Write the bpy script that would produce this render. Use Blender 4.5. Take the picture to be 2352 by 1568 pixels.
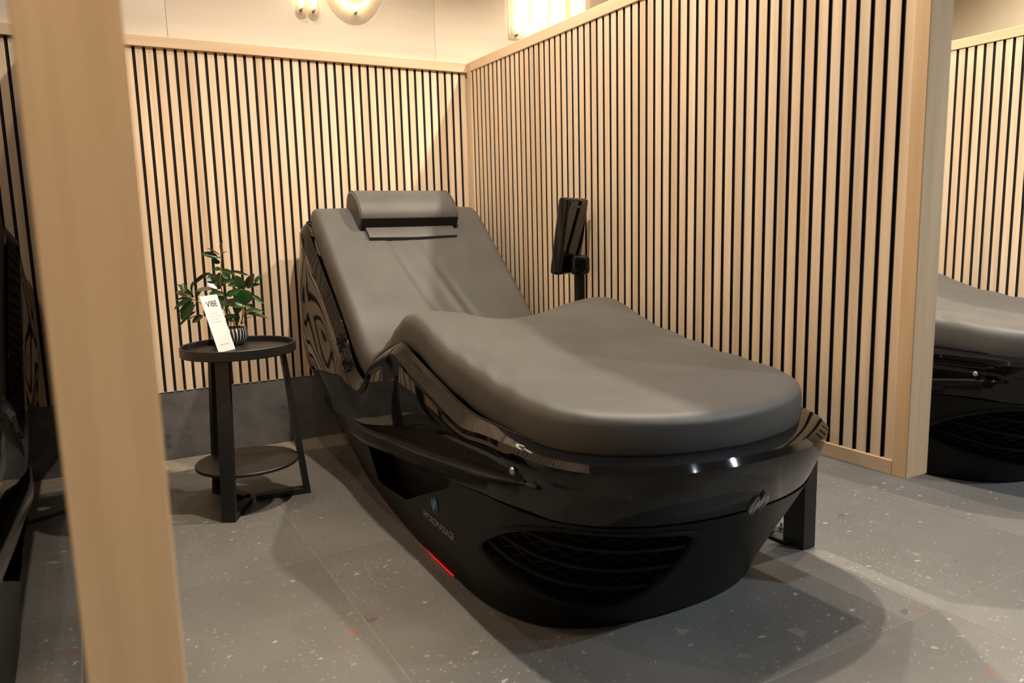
import bpy, bmesh, math, random
import numpy as np
from mathutils import Vector, Matrix
random.seed(7)
rng = np.random.default_rng(5)
for o in list(bpy.data.objects):
    bpy.data.objects.remove(o)
scene = bpy.context.scene
COL = scene.collection

# ------------------------------------------------------------------ camera
YAW, PITCH, ROLL = 0.5101, -0.1501, -0.0253
cam_d = bpy.data.cameras.new('camera')
cam = bpy.data.objects.new('camera', cam_d)
COL.objects.link(cam)
cam_d.sensor_width = 36.0
cam_d.lens = 1755.78 / 2352 * 36.0
cam_d.clip_start = 0.05
fw = Vector((math.sin(YAW) * math.cos(PITCH), math.cos(YAW) * math.cos(PITCH), math.sin(PITCH)))
rv = Vector((math.cos(YAW), -math.sin(YAW), 0))
uv = rv.cross(fw)
r2 = math.cos(ROLL) * rv + math.sin(ROLL) * uv
u2 = -math.sin(ROLL) * rv + math.cos(ROLL) * uv
M = Matrix.Identity(4)
for i in range(3):
    M[i][0], M[i][1], M[i][2] = r2[i], u2[i], -fw[i]
M[0][3], M[1][3], M[2][3] = -1.7935, -3.6107, 0.9896
cam.matrix_world = M
cam_d.dof.use_dof = True
cam_d.dof.focus_distance = 2.9
cam_d.dof.aperture_fstop = 3.2
scene.camera = cam

# ------------------------------------------------------------------ world, exposure
world = bpy.data.worlds.new('world')
scene.world = world
world.use_nodes = True
world.node_tree.nodes['Background'].inputs['Color'].default_value = (0.9, 0.95, 1.0, 1)
world.node_tree.nodes['Background'].inputs['Strength'].default_value = 0.02
scene.view_settings.view_transform = 'Standard'
scene.view_settings.look = 'None'
scene.view_settings.gamma = 1.0
scene.view_settings.exposure = 0.06

CEIL = 3.2
WARM = (1.0, 0.875, 0.715)
WARM2 = (1.0, 0.80, 0.56)
COOL = (0.72, 0.86, 1.0)
# recessed ceiling spots, some added as fill: x, y, watts, colour, cone degrees
SPOTS = [(-0.74, -1.70, 29, WARM, 125), (0.68, -1.60, 26, WARM, 125), (-1.30, -0.80, 4, WARM, 110),
         (-2.35, -1.6, 4, WARM, 120), (1.6, -1.6, 13, WARM, 125), (2.45, -2.2, 28, WARM, 125),  # last spot here is added to brighten the right wall
         (0.3, -4.3, 7, COOL, 125), (1.6, -4.3, 28, COOL, 125), (-1.74, -3.95, 22, WARM2, 25)]  # unseen cool front fill, then a narrow spot added to light the left partition end


# ------------------------------------------------------------------ node helpers
def newmat(name):
    m = bpy.data.materials.new(name)
    m.use_nodes = True
    nt = m.node_tree
    return m, nt, nt.nodes['Principled BSDF']


def nd(nt, kind, **kw):
    n = nt.nodes.new(kind)
    for k, v in kw.items():
        if k.startswith('in_'):
            n.inputs[k[3:].replace('_', ' ')].default_value = v
        else:
            setattr(n, k, v)
    return n


def ramp(nt, fac, stops):
    r = nt.nodes.new('ShaderNodeValToRGB')
    cr = r.color_ramp
    while len(cr.elements) < len(stops):
        cr.elements.new(0.5)
    for e, (p, c) in zip(cr.elements, stops):
        e.position = p
        e.color = (c[0], c[1], c[2], 1)
    nt.links.new(fac, r.inputs[0])
    return r.outputs[0]


def mixc(nt, fac, a, b, mode='MIX'):
    m = nt.nodes.new('ShaderNodeMix')
    m.data_type = 'RGBA'
    m.blend_type = mode
    for sock, v in ((m.inputs[0], fac), (m.inputs[6], a), (m.inputs[7], b)):
        if hasattr(v, 'is_output'):
            nt.links.new(v, sock)
        elif isinstance(v, (int, float)):
            sock.default_value = v
        else:
            sock.default_value = (v[0], v[1], v[2], 1)
    return m.outputs[2]


def mth(nt, op, a, b=0.0):
    m = nt.nodes.new('ShaderNodeMath')
    m.operation = op
    for sock, v in ((m.inputs[0], a), (m.inputs[1], b)):
        if hasattr(v, 'is_output'):
            nt.links.new(v, sock)
        else:
            sock.default_value = v
    return m.outputs[0]


def objcoord(nt, scale=(1, 1, 1), rand=10.0):
    tc = nt.nodes.new('ShaderNodeTexCoord')
    oi = nt.nodes.new('ShaderNodeObjectInfo')
    mp = nt.nodes.new('ShaderNodeMapping')
    mp.inputs['Scale'].default_value = scale
    nt.links.new(tc.outputs['Object'], mp.inputs['Vector'])
    comb = nt.nodes.new('ShaderNodeCombineXYZ')
    for i, k in enumerate((rand, rand * 1.7, rand * 2.3)):
        nt.links.new(mth(nt, 'MULTIPLY', oi.outputs['Random'], k), comb.inputs[i])
    nt.links.new(comb.outputs[0], mp.inputs['Location'])
    return mp.outputs[0], oi.outputs['Random']


def bump(nt, bsdf, h, strength=0.2, dist=0.002):
    b = nt.nodes.new('ShaderNodeBump')
    b.inputs['Strength'].default_value = strength
    b.inputs['Distance'].default_value = dist
    nt.links.new(h, b.inputs['Height'])
    nt.links.new(b.outputs[0], bsdf.inputs['Normal'])


def wood(name, dark, mid, light, axis=2, rough=0.55, coarse=1.0):
    m, nt, b = newmat(name)
    sc = [38 * coarse, 38 * coarse, 38 * coarse]
    sc[axis] = 1.6 * coarse
    vec, rnd = objcoord(nt, sc)
    n = nd(nt, 'ShaderNodeTexNoise', in_Scale=1.0, in_Detail=5.0, in_Roughness=0.6)
    nt.links.new(vec, n.inputs['Vector'])
    g = ramp(nt, n.outputs[0], [(0.30, dark), (0.52, mid), (0.72, light)])
    sc2 = [7 * coarse, 7 * coarse, 7 * coarse]
    sc2[axis] = 0.9 * coarse
    vec2, _ = objcoord(nt, sc2)
    n2 = nd(nt, 'ShaderNodeTexNoise', in_Scale=1.0, in_Detail=3.0)
    nt.links.new(vec2, n2.inputs['Vector'])
    tone = ramp(nt, n2.outputs[0], [(0.3, (0.86, 0.80, 0.74)), (0.7, (1.04, 1.03, 1.0))])
    c = mixc(nt, 1.0, g, tone, 'MULTIPLY')
    per = ramp(nt, rnd, [(0.0, (1.05, 1.0, 0.93)), (0.35, (0.98, 0.98, 0.98)), (0.7, (1.0, 0.93, 0.86)), (1.0, (1.06, 1.05, 1.03))])
    c = mixc(nt, 1.0, c, per, 'MULTIPLY')
    nt.links.new(c, b.inputs['Base Color'])
    b.inputs['Roughness'].default_value = rough
    bump(nt, b, n.outputs[0], 0.12, 0.0006)
    return m


def plain(name, col, rough=0.5, metal=0.0, coat=0.0, noise=0.0, nscale=30, bumpd=0.0, spec=0.5):
    m, nt, b = newmat(name)
    b.inputs['Roughness'].default_value = rough
    b.inputs['Metallic'].default_value = metal
    b.inputs['Coat Weight'].default_value = coat
    b.inputs['Coat Roughness'].default_value = 0.03
    b.inputs['Specular IOR Level'].default_value = spec
    vec, _ = objcoord(nt)
    n = nd(nt, 'ShaderNodeTexNoise', in_Scale=float(nscale), in_Detail=4.0)
    nt.links.new(vec, n.inputs['Vector'])
    lo = tuple(c * (1 - noise) for c in col)
    hi = tuple(c * (1 + noise) for c in col)
    nt.links.new(ramp(nt, n.outputs[0], [(0.3, lo), (0.7, hi)]), b.inputs['Base Color'])
    if bumpd:
        bump(nt, b, n.outputs[0], 0.3, bumpd)
    return m


def emis(name, col, strength):
    m, nt, b = newmat(name)
    b.inputs['Base Color'].default_value = (col[0], col[1], col[2], 1)
    b.inputs['Emission Color'].default_value = (col[0], col[1], col[2], 1)
    b.inputs['Emission Strength'].default_value = strength
    return m


MAT = {}
MAT['slat'] = wood('oak_slat', (0.63, 0.49, 0.35), (0.735, 0.60, 0.455), (0.80, 0.68, 0.54))
MAT['slat_core'] = plain('black_fibreboard', (0.010, 0.0095, 0.009), 0.85, noise=0.3, nscale=200)
MAT['frame_v'] = wood('oak_frame_upright', (0.62, 0.46, 0.295), (0.70, 0.53, 0.35), (0.75, 0.585, 0.40), 2, 0.5, 0.8)
MAT['frame_x'] = wood('oak_rail_x', (0.64, 0.48, 0.32), (0.72, 0.56, 0.39), (0.77, 0.62, 0.45), 0, 0.5, 0.8)
MAT['frame_y'] = wood('oak_rail_y', (0.64, 0.48, 0.32), (0.72, 0.56, 0.39), (0.77, 0.62, 0.45), 1, 0.5, 0.8)
MAT['ply'] = wood('pale_plywood', (0.77, 0.70, 0.61), (0.82, 0.76, 0.68), (0.85, 0.80, 0.73), 0, 0.6, 0.35)
MAT['felt'] = plain('black_felt', (0.006, 0.006, 0.0065), 0.95, noise=0.3, nscale=300)
MAT['paint'] = plain('cream_paint', (0.70, 0.60, 0.44), 0.8, noise=0.04, nscale=3)
MAT['roomwall'] = plain('grey_room_paint', (0.10, 0.096, 0.092), 0.85, noise=0.05, nscale=3)
MAT['ceil'] = plain('ceiling_paint', (0.42, 0.40, 0.37), 0.9, noise=0.05, nscale=3)
MAT['gloss'] = plain('gloss_black_shell', (0.0045, 0.0045, 0.005), 0.045, coat=0.0, spec=0.42)
MAT['rail'] = plain('semi_gloss_black', (0.006, 0.006, 0.006), 0.2, spec=0.35)
MAT['satin'] = plain('satin_black_plastic', (0.0055, 0.0055, 0.0055), 0.42, spec=0.2, noise=0.1, nscale=200, bumpd=0.0002)
MAT['matte'] = plain('matte_black', (0.008, 0.008, 0.008), 0.7)
MAT['steel'] = plain('black_powder_steel', (0.013, 0.013, 0.013), 0.5, noise=0.15, nscale=250, bumpd=0.0002)
MAT['tabletop'] = plain('black_table_lacquer', (0.013, 0.012, 0.011), 0.45, noise=0.15, nscale=40)
MAT['zinc'] = plain('dull_zinc', (0.20, 0.20, 0.19), 0.4, metal=0.9, noise=0.2, nscale=90)
MAT['badge'] = plain('silver_badge', (0.42, 0.42, 0.42), 0.35, metal=0.6)
MAT['print'] = plain('grey_print', (0.26, 0.24, 0.21), 0.5)
MAT['blueprint'] = plain('blue_print', (0.10, 0.24, 0.36), 0.45)
MAT['screen'] = plain('dark_glass', (0.003, 0.003, 0.004), 0.05, coat=1.0)
MAT['card'] = plain('white_card', (0.80, 0.80, 0.78), 0.35, noise=0.02, nscale=10)
MAT['ink'] = plain('black_ink', (0.008, 0.008, 0.008), 0.6)
MAT['greyink'] = plain('grey_ink', (0.42, 0.42, 0.42), 0.6)
MAT['soil'] = plain('dark_soil', (0.05, 0.03, 0.018), 0.95, noise=0.6, nscale=120, bumpd=0.004)
MAT['stem'] = plain('leaf_stem', (0.22, 0.15, 0.04), 0.6, noise=0.4, nscale=60)
MAT['neon'] = emis('neon_tube', (1.0, 0.87, 0.63), 11.0)
MAT['redled'] = emis('red_led', (1.0, 0.012, 0.02), 0.55)
MAT['warmlamp'] = emis('warm_lamp', (1.0, 0.80, 0.55), 6.0)
MAT['ledline'] = emis('led_line', (1.0, 0.9, 0.78), 9.0)
MAT['coolfill'] = emis('cool_fill', (0.8, 0.9, 1.0), 6.0)


def mat_leather():
    m, nt, b = newmat('grey_vinyl')
    vec, _ = objcoord(nt)
    v = nd(nt, 'ShaderNodeTexVoronoi', in_Scale=420.0)
    nt.links.new(vec, v.inputs['Vector'])
    n = nd(nt, 'ShaderNodeTexNoise', in_Scale=7.0, in_Detail=4.0)
    nt.links.new(vec, n.inputs['Vector'])
    nt.links.new(ramp(nt, n.outputs[0], [(0.3, (0.078, 0.074, 0.068)), (0.7, (0.094, 0.090, 0.083))]), b.inputs['Base Color'])
    b.inputs['Roughness'].default_value = 0.52
    b.inputs['Specular IOR Level'].default_value = 0.36
    n2 = nd(nt, 'ShaderNodeTexNoise', in_Scale=9.0, in_Detail=2.0)
    nt.links.new(vec, n2.inputs['Vector'])
    h = mth(nt, 'ADD', mth(nt, 'MULTIPLY', v.outputs['Distance'], 0.10), mth(nt, 'MULTIPLY', n2.outputs[0], 1.2))
    bump(nt, b, h, 0.30, 0.004)
    return m


MAT['leather'] = mat_leather()


def mat_terrazzo():
    m, nt, b = newmat('grey_terrazzo')
    vec, rnd = objcoord(nt)
    n = nd(nt, 'ShaderNodeTexNoise', in_Scale=2.4, in_Detail=5.0)
    nt.links.new(vec, n.inputs['Vector'])
    base = ramp(nt, n.outputs[0], [(0.28, (0.112, 0.105, 0.094)), (0.72, (0.165, 0.156, 0.141))])
    nf = nd(nt, 'ShaderNodeTexNoise', in_Scale=260.0, in_Detail=2.0)
    nt.links.new(vec, nf.inputs['Vector'])
    base = mixc(nt, 1.0, base, ramp(nt, nf.outputs[0], [(0.35, (0.88, 0.88, 0.88)), (0.7, (1.13, 1.13, 1.13))]), 'MULTIPLY')
    clump = nd(nt, 'ShaderNodeTexNoise', in_Scale=1.9, in_Detail=1.0)
    nt.links.new(vec, clump.inputs['Vector'])
    col = base
    for sc, p, pal in ((150.0, 0.05, [(0.55, 0.52, 0.46), (0.05, 0.05, 0.05), (0.45, 0.42, 0.36)]),
                       (62.0, 0.018, [(0.50, 0.44, 0.36), (0.045, 0.045, 0.047), (0.55, 0.50, 0.43)]),
                       (24.0, 0.022, [(0.42, 0.33, 0.22), (0.05, 0.05, 0.052), (0.24, 0.10, 0.06)])):
        mp = nd(nt, 'ShaderNodeMapping')
        mp.inputs['Scale'].default_value = (1.0, 1.35, 1.0)
        mp.inputs['Rotation'].default_value = (0, 0, sc)
        nt.links.new(vec, mp.inputs['Vector'])
        sh = nd(nt, 'ShaderNodeTexNoise', in_Scale=sc * 0.9, in_Detail=0.0)
        nt.links.new(mp.outputs[0], sh.inputs['Vector'])
        v = nd(nt, 'ShaderNodeTexVoronoi', in_Scale=sc)
        v.voronoi_dimensions = '2D'
        nt.links.new(mp.outputs[0], v.inputs['Vector'])
        e = nd(nt, 'ShaderNodeTexVoronoi', in_Scale=sc)
        e.voronoi_dimensions = '2D'
        e.feature = 'DISTANCE_TO_EDGE'
        nt.links.new(mp.outputs[0], e.inputs['Vector'])
        sep = nd(nt, 'ShaderNodeSeparateColor')
        nt.links.new(v.outputs['Color'], sep.inputs[0])
        thr = mth(nt, 'MULTIPLY', mth(nt, 'POWER', mth(nt, 'MULTIPLY', clump.outputs[0], 1.75), 3.0), p)
        mask = mth(nt, 'MULTIPLY', mth(nt, 'LESS_THAN', sep.outputs[0], thr), mth(nt, 'GREATER_THAN', e.outputs['Distance'], 0.13))
        pc = ramp(nt, sep.outputs[1], [(0.0, pal[0]), (0.45, pal[1]), (0.75, pal[2])])
        for el in nt.nodes[-1:]:
            pass
        col = mixc(nt, mth(nt, 'MULTIPLY', mask, 0.45 if sc > 100 else 0.5), col, pc)
    nt.links.new(col, b.inputs['Base Color'])
    b.inputs['Roughness'].default_value = 0.46
    b.inputs['Specular IOR Level'].default_value = 0.4
    return m


MAT['terrazzo'] = mat_terrazzo()
MAT['grout'] = plain('tan_grout', (0.25, 0.215, 0.165), 0.9, noise=0.2, nscale=60)


def mat_concrete():
    m, nt, b = newmat('dark_concrete')
    vec, _ = objcoord(nt)
    n = nd(nt, 'ShaderNodeTexNoise', in_Scale=5.0, in_Detail=6.0, in_Roughness=0.65)
    nt.links.new(vec, n.inputs['Vector'])
    c = ramp(nt, n.outputs[0], [(0.30, (0.065, 0.063, 0.064)), (0.5, (0.125, 0.121, 0.121)), (0.72, (0.175, 0.17, 0.165))])
    v = nd(nt, 'ShaderNodeTexVoronoi', in_Scale=9.0, in_Randomness=1.0)
    nt.links.new(vec, v.inputs['Vector'])
    c = mixc(nt, ramp(nt, v.outputs['Distance'], [(0.05, (0.7, 0.7, 0.7)), (0.17, (0, 0, 0))]), c, (0.035, 0.033, 0.034))
    nt.links.new(c, b.inputs['Base Color'])
    b.inputs['Roughness'].default_value = 0.7
    bump(nt, b, n.outputs[0], 0.25, 0.003)
    return m


MAT['concrete'] = mat_concrete()


def mat_leaf():
    m, nt, b = newmat('glossy_leaf')
    vec, rnd = objcoord(nt, (1, 1, 1), 3.0)
    n = nd(nt, 'ShaderNodeTexNoise', in_Scale=60.0, in_Detail=3.0)
    nt.links.new(vec, n.inputs['Vector'])
    per = ramp(nt, rnd, [(0.0, (0.006, 0.032, 0.006)), (0.45, (0.015, 0.075, 0.010)), (0.75, (0.040, 0.060, 0.016)), (1.0, (0.075, 0.080, 0.035))])
    c = mixc(nt, 1.0, per, ramp(nt, n.outputs[0], [(0.3, (0.75, 0.75, 0.75)), (0.7, (1.25, 1.25, 1.25))]), 'MULTIPLY')
    geo = nd(nt, 'ShaderNodeNewGeometry')
    c = mixc(nt, geo.outputs['Backfacing'], c, (0.10, 0.095, 0.045))
    nt.links.new(c, b.inputs['Base Color'])
    b.inputs['Roughness'].default_value = 0.3
    return m


MAT['leaf'] = mat_leaf()


def mat_pot():
    m, nt, b = newmat('striped_glaze')
    tc = nt.nodes.new('ShaderNodeTexCoord')
    sep = nd(nt, 'ShaderNodeSeparateXYZ')
    nt.links.new(tc.outputs['Object'], sep.inputs[0])
    ang = mth(nt, 'ARCTAN2', sep.outputs[1], sep.outputs[0])
    n = nd(nt, 'ShaderNodeTexNoise', in_Scale=26.0, in_Detail=2.0)
    nt.links.new(tc.outputs['Object'], n.inputs['Vector'])
    a = mth(nt, 'ADD', mth(nt, 'MULTIPLY', ang, 30.0), mth(nt, 'MULTIPLY', n.outputs[0], 5.0))
    s = mth(nt, 'SINE', a)
    nt.links.new(ramp(nt, s, [(0.45, (0.012, 0.012, 0.012)), (0.72, (0.62, 0.60, 0.57))]), b.inputs['Base Color'])
    b.inputs['Roughness'].default_value = 0.5
    return m


MAT['pot'] = mat_pot()


def mat_acrylic():
    m, nt, b = newmat('clear_acrylic')
    b.inputs['Transmission Weight'].default_value = 1.0
    b.inputs['Roughness'].default_value = 0.02
    b.inputs['IOR'].default_value = 1.25
    b.inputs['Base Color'].default_value = (1, 0.97, 0.90, 1)
    vec, _ = objcoord(nt)
    n = nd(nt, 'ShaderNodeTexNoise', in_Scale=3.0)
    nt.links.new(vec, n.inputs['Vector'])
    nt.links.new(ramp(nt, n.outputs[0], [(0.0, (1, 0.96, 0.88)), (1.0, (1, 0.98, 0.92))]), b.inputs['Base Color'])
    return m


MAT['acrylic'] = mat_acrylic()


# ------------------------------------------------------------------ mesh helpers
def mesh(name, V, F, smooth=None):
    me = bpy.data.meshes.new(name)
    me.from_pydata([tuple(map(float, v)) for v in V], [], [tuple(f) for f in F])
    me.validate()
    if smooth is not None:
        for p in me.polygons:
            p.use_smooth = True
        if smooth < 179:
            me.set_sharp_from_angle(angle=math.radians(smooth))
    me.update()
    return me


def obj(name, me, mat, parent=None, loc=(0, 0, 0), rot=(0, 0, 0), **props):
    if mat is not None and len(me.materials) == 0:
        me.materials.append(MAT[mat])
    o = bpy.data.objects.new(name, me)
    COL.objects.link(o)
    o.location = loc
    o.rotation_euler = rot
    if parent is not None:
        o.parent = parent
    for k, v in props.items():
        o[k] = v
    return o


def thing(name, label, cat, loc=(0, 0, 0), rotz=0.0, group=None, kind=None):
    o = bpy.data.objects.new(name, None)
    COL.objects.link(o)
    o.empty_display_size = 0.1
    o.location = loc
    o.rotation_euler = (0, 0, rotz)
    if label:
        o['label'] = label
    if cat:
        o['category'] = cat
    if group:
        o['group'] = group
    if kind:
        o['kind'] = kind
    return o


def copy_tree(o, parent=None):
    c = o.copy()
    COL.objects.link(c)
    c.parent = parent
    for ch in [x for x in bpy.data.objects if x.parent == o]:
        copy_tree(ch, c)
    return c


def boxmesh(name, x0, x1, y0, y1, z0, z1, bev=0.0, seg=2):
    bm = bmesh.new()
    bmesh.ops.create_cube(bm, size=1.0)
    for v in bm.verts:
        v.co = Vector((x0 + (v.co.x + .5) * (x1 - x0), y0 + (v.co.y + .5) * (y1 - y0), z0 + (v.co.z + .5) * (z1 - z0)))
    if bev > 0:
        bmesh.ops.bevel(bm, geom=list(bm.edges), offset=bev, segments=seg, affect='EDGES', profile=0.5)
    me = bpy.data.meshes.new(name)
    bm.to_mesh(me)
    bm.free()
    if bev > 0 and seg > 1:
        for p in me.polygons:
            p.use_smooth = max(abs(c) for c in p.normal) < 0.9999
    return me


def tube(name, pts, r, n=10, closed=False, caps=True):
    pts = [Vector(p) for p in pts]
    rr = r if isinstance(r, (list, tuple)) else [r] * len(pts)
    V, F = [], []
    N = len(pts)
    prev = None
    for i, p in enumerate(pts):
        if closed:
            t = (pts[(i + 1) % N] - pts[i - 1])
        else:
            t = pts[min(i + 1, N - 1)] - pts[max(i - 1, 0)]
        t.normalize()
        if prev is None:
            a = Vector((0, 0, 1)) if abs(t.z) < 0.9 else Vector((1, 0, 0))
            prev = t.cross(a).normalized()
        u = (prev - t * prev.dot(t)).normalized()
        w = t.cross(u)
        prev = u
        for k in range(n):
            an = 2 * math.pi * k / n
            V.append(p + (u * math.cos(an) + w * math.sin(an)) * rr[i])
    rng_i = range(N) if closed else range(N - 1)
    for i in rng_i:
        j = (i + 1) % N
        for k in range(n):
            F.append((i * n + k, i * n + (k + 1) % n, j * n + (k + 1) % n, j * n + k))
    if caps and not closed:
        F.append(tuple(range(n))[::-1])
        F.append(tuple((N - 1) * n + k for k in range(n)))
    return mesh(name, V, F, 60)


def lathe(name, prof, n=48, smooth=40, closed=False):
    V, F = [], []
    for r, z in prof:
        for k in range(n):
            a = 2 * math.pi * k / n
            V.append((r * math.cos(a), r * math.sin(a), z))
    m = len(prof)
    for i in range(m if closed else m - 1):
        j = (i + 1) % m
        for k in range(n):
            F.append((i * n + k, i * n + (k + 1) % n, j * n + (k + 1) % n, j * n + k))
    if not closed:
        if prof[0][0] > 1e-5:
            F.append(tuple(range(n))[::-1])
        if prof[-1][0] > 1e-5:
            F.append(tuple((m - 1) * n + k for k in range(n)))
    return mesh(name, V, F, smooth)


def extrude_poly(name, poly, t, smooth=None):
    """poly: list of (u,v) -> prism in XY with thickness t along z"""
    n = len(poly)
    V = [(u, v, 0) for u, v in poly] + [(u, v, t) for u, v in poly]
    F = [tuple(range(n))[::-1], tuple(range(n, 2 * n))]
    for i in range(n):
        j = (i + 1) % n
        F.append((i, j, n + j, n + i))
    return mesh(name, V, F, smooth)


def text_mesh(body, size):
    cu = bpy.data.curves.new('lettering', 'FONT')
    cu.body = body
    cu.size = size
    cu.align_x = 'CENTER'
    cu.extrude = 0.0003
    cu.resolution_u = 3
    o = bpy.data.objects.new('lettering', cu)
    COL.objects.link(o)
    bpy.context.view_layer.update()
    dg = bpy.context.evaluated_depsgraph_get()
    me = bpy.data.meshes.new_from_object(o.evaluated_get(dg))
    bpy.data.objects.remove(o)
    return me


def catmull(P, n):
    """resample control rows P (k,d) -> (n,d), centripetal-like cubic in index space"""
    P = np.asarray(P, float)
    k = len(P)
    u = np.linspace(0, k - 1, n)
    i = np.clip(np.floor(u).astype(int), 0, k - 2)
    t = (u - i)[:, None]
    p1, p2 = P[i], P[i + 1]
    p0 = np.where((i > 0)[:, None], P[np.maximum(i - 1, 0)], 2 * p1 - p2)
    p3 = np.where((i < k - 2)[:, None], P[np.minimum(i + 2, k - 1)], 2 * p2 - p1)
    return 0.5 * ((2 * p1) + (-p0 + p2) * t + (2 * p0 - 5 * p1 + 4 * p2 - p3) * t ** 2 + (-p0 + 3 * p1 - 3 * p2 + p3) * t ** 3)


# ------------------------------------------------------------------ room shell
floor = thing('floor', 'grey terrazzo tiled floor', None, kind='structure')
obj('grout_bed', boxmesh('grout_bed', -6, 6, -7.6, 0.05, -0.06, -0.0008), 'grout', floor)
TX, TY, TG = 0.634, 1.17, 0.0022
tile_me = boxmesh('tile', -TX / 2 + TG / 2, TX / 2 - TG / 2, -TY / 2 + TG / 2, TY / 2 - TG / 2, -0.02, 0.0, 0.0005, 1)
for ix in range(-7, 10):
    for iy in range(-3, 4):
        cx = 0.025 + (ix - 0.5) * TX
        cy = -2.54 + (iy + 0.5) * TY
        if cy + TY / 2 > 0.6 or cy - TY / 2 < -7.2:
            continue
        if cy + TY / 2 > 0.01:
            y1 = 0.012 - cy
            me = bpy.data.meshes.get('tile_cut') or boxmesh('tile_cut', -TX / 2 + TG / 2, TX / 2 - TG / 2, -TY / 2 + TG / 2, y1, -0.02, 0.0, 0.0005, 1)
        else:
            me = tile_me
        obj('tile', me, 'terrazzo', floor, (cx, cy, 0))

ceiling = obj('ceiling', boxmesh('ceiling', -6, 6, -7.6, 0.3, CEIL, CEIL + 0.1), 'ceil', kind='structure')
obj('wall_left', boxmesh('wall_left', -6.1, -6, -7.6, 0.3, 0, CEIL), 'roomwall', kind='structure')
obj('wall_right', boxmesh('wall_right', 3.0, 3.1, -7.6, 0.3, 0, CEIL), 'paint', kind='structure')
obj('wall_front', boxmesh('wall_front', -6, 6, -7.7, -7.6, 0, CEIL), 'roomwall', kind='structure')

# back wall: core, concrete plinth, felt, slats, cap rail, ply panels
SLAT_W = 0.0284
Z0S, Z1S = 0.306, 1.757


def slat_mesh(h, axis, width=SLAT_W):
    """slat of height h, proud face at local depth 0, going back 0.011"""
    w, d, c = width / 2, 0.0075, 0.0008
    prof = [(-w, d), (-w, c), (-w + c, 0), (w - c, 0), (w, c), (w, d)]
    V, F = [], []
    for z in (0, h):
        for a, b in prof:
            V.append((a, b, z) if axis == 'x' else (b, a, z))
    n = len(prof)
    for i in range(n):
        j = (i + 1) % n
        f = (i, j, n + j, n + i)
        F.append(f if axis == 'x' else f[::-1])
    f0, f1 = tuple(range(n))[::-1], tuple(range(n, 2 * n))
    F += [f0, f1] if axis == 'x' else [f0[::-1], f1[::-1]]
    me = mesh('slat', V, F)
    me.materials.append(MAT['slat'])
    me.materials.append(MAT['slat_core'])       # black fibreboard sides behind the oak veneer
    for i in (0, 4, 5):
        me.polygons[i].material_index = 1
    return me


wall_back = thing('wall_back', 'back wall with oak slats above a concrete plinth', None, kind='structure')
obj('wall_core', boxmesh('wall_core', -6, 6, 0.013, 0.3, 0, CEIL), 'paint', wall_back)
slat_bw = slat_mesh(Z1S - Z0S, 'x')
for bx0, bx1, start in ((-3.72, 0.0, -0.0391), (0.09, 1.90, None)):
    obj('felt_backing', boxmesh('felt_backing', bx0, bx1, 0.007, 0.016, Z0S + 0.001, Z1S + 0.02), 'felt', wall_back)
    obj('concrete_plinth', boxmesh('concrete_plinth', bx0, bx1, 0.004, 0.02, 0.0, Z0S + 0.002, 0.001, 1), 'concrete', wall_back)
    obj('cap_rail', boxmesh('cap_rail', bx0, bx1, -0.014, 0.02, Z1S, Z1S + 0.044, 0.0015, 1), 'frame_x', wall_back)
    x = (start + 0.02) if start is not None else bx1 - 0.04
    while x > bx0 + 0.02:
        obj('slat', slat_bw, 'slat', wall_back, (x, 0, Z0S))
        x -= 0.04
xs = [-6, -3.82, -2.60, -1.382, -0.162, 1.058, 2.278, 3.5, 6]
for a, b in zip(xs[:-1], xs[1:]):
    obj('plywood_panel', boxmesh('plywood_panel', a + 0.0007, b - 0.0007, 0.006, 0.016, Z1S + 0.02, CEIL, 0.0006, 1), 'ply', wall_back)

# ------------------------------------------------------------------ slatted partitions on steel legs
PT, PY1 = 0.084, -2.459
PP = 0.0421
slat_pw = slat_mesh(Z1S - 0.362, 'y', 0.0300)


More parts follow.
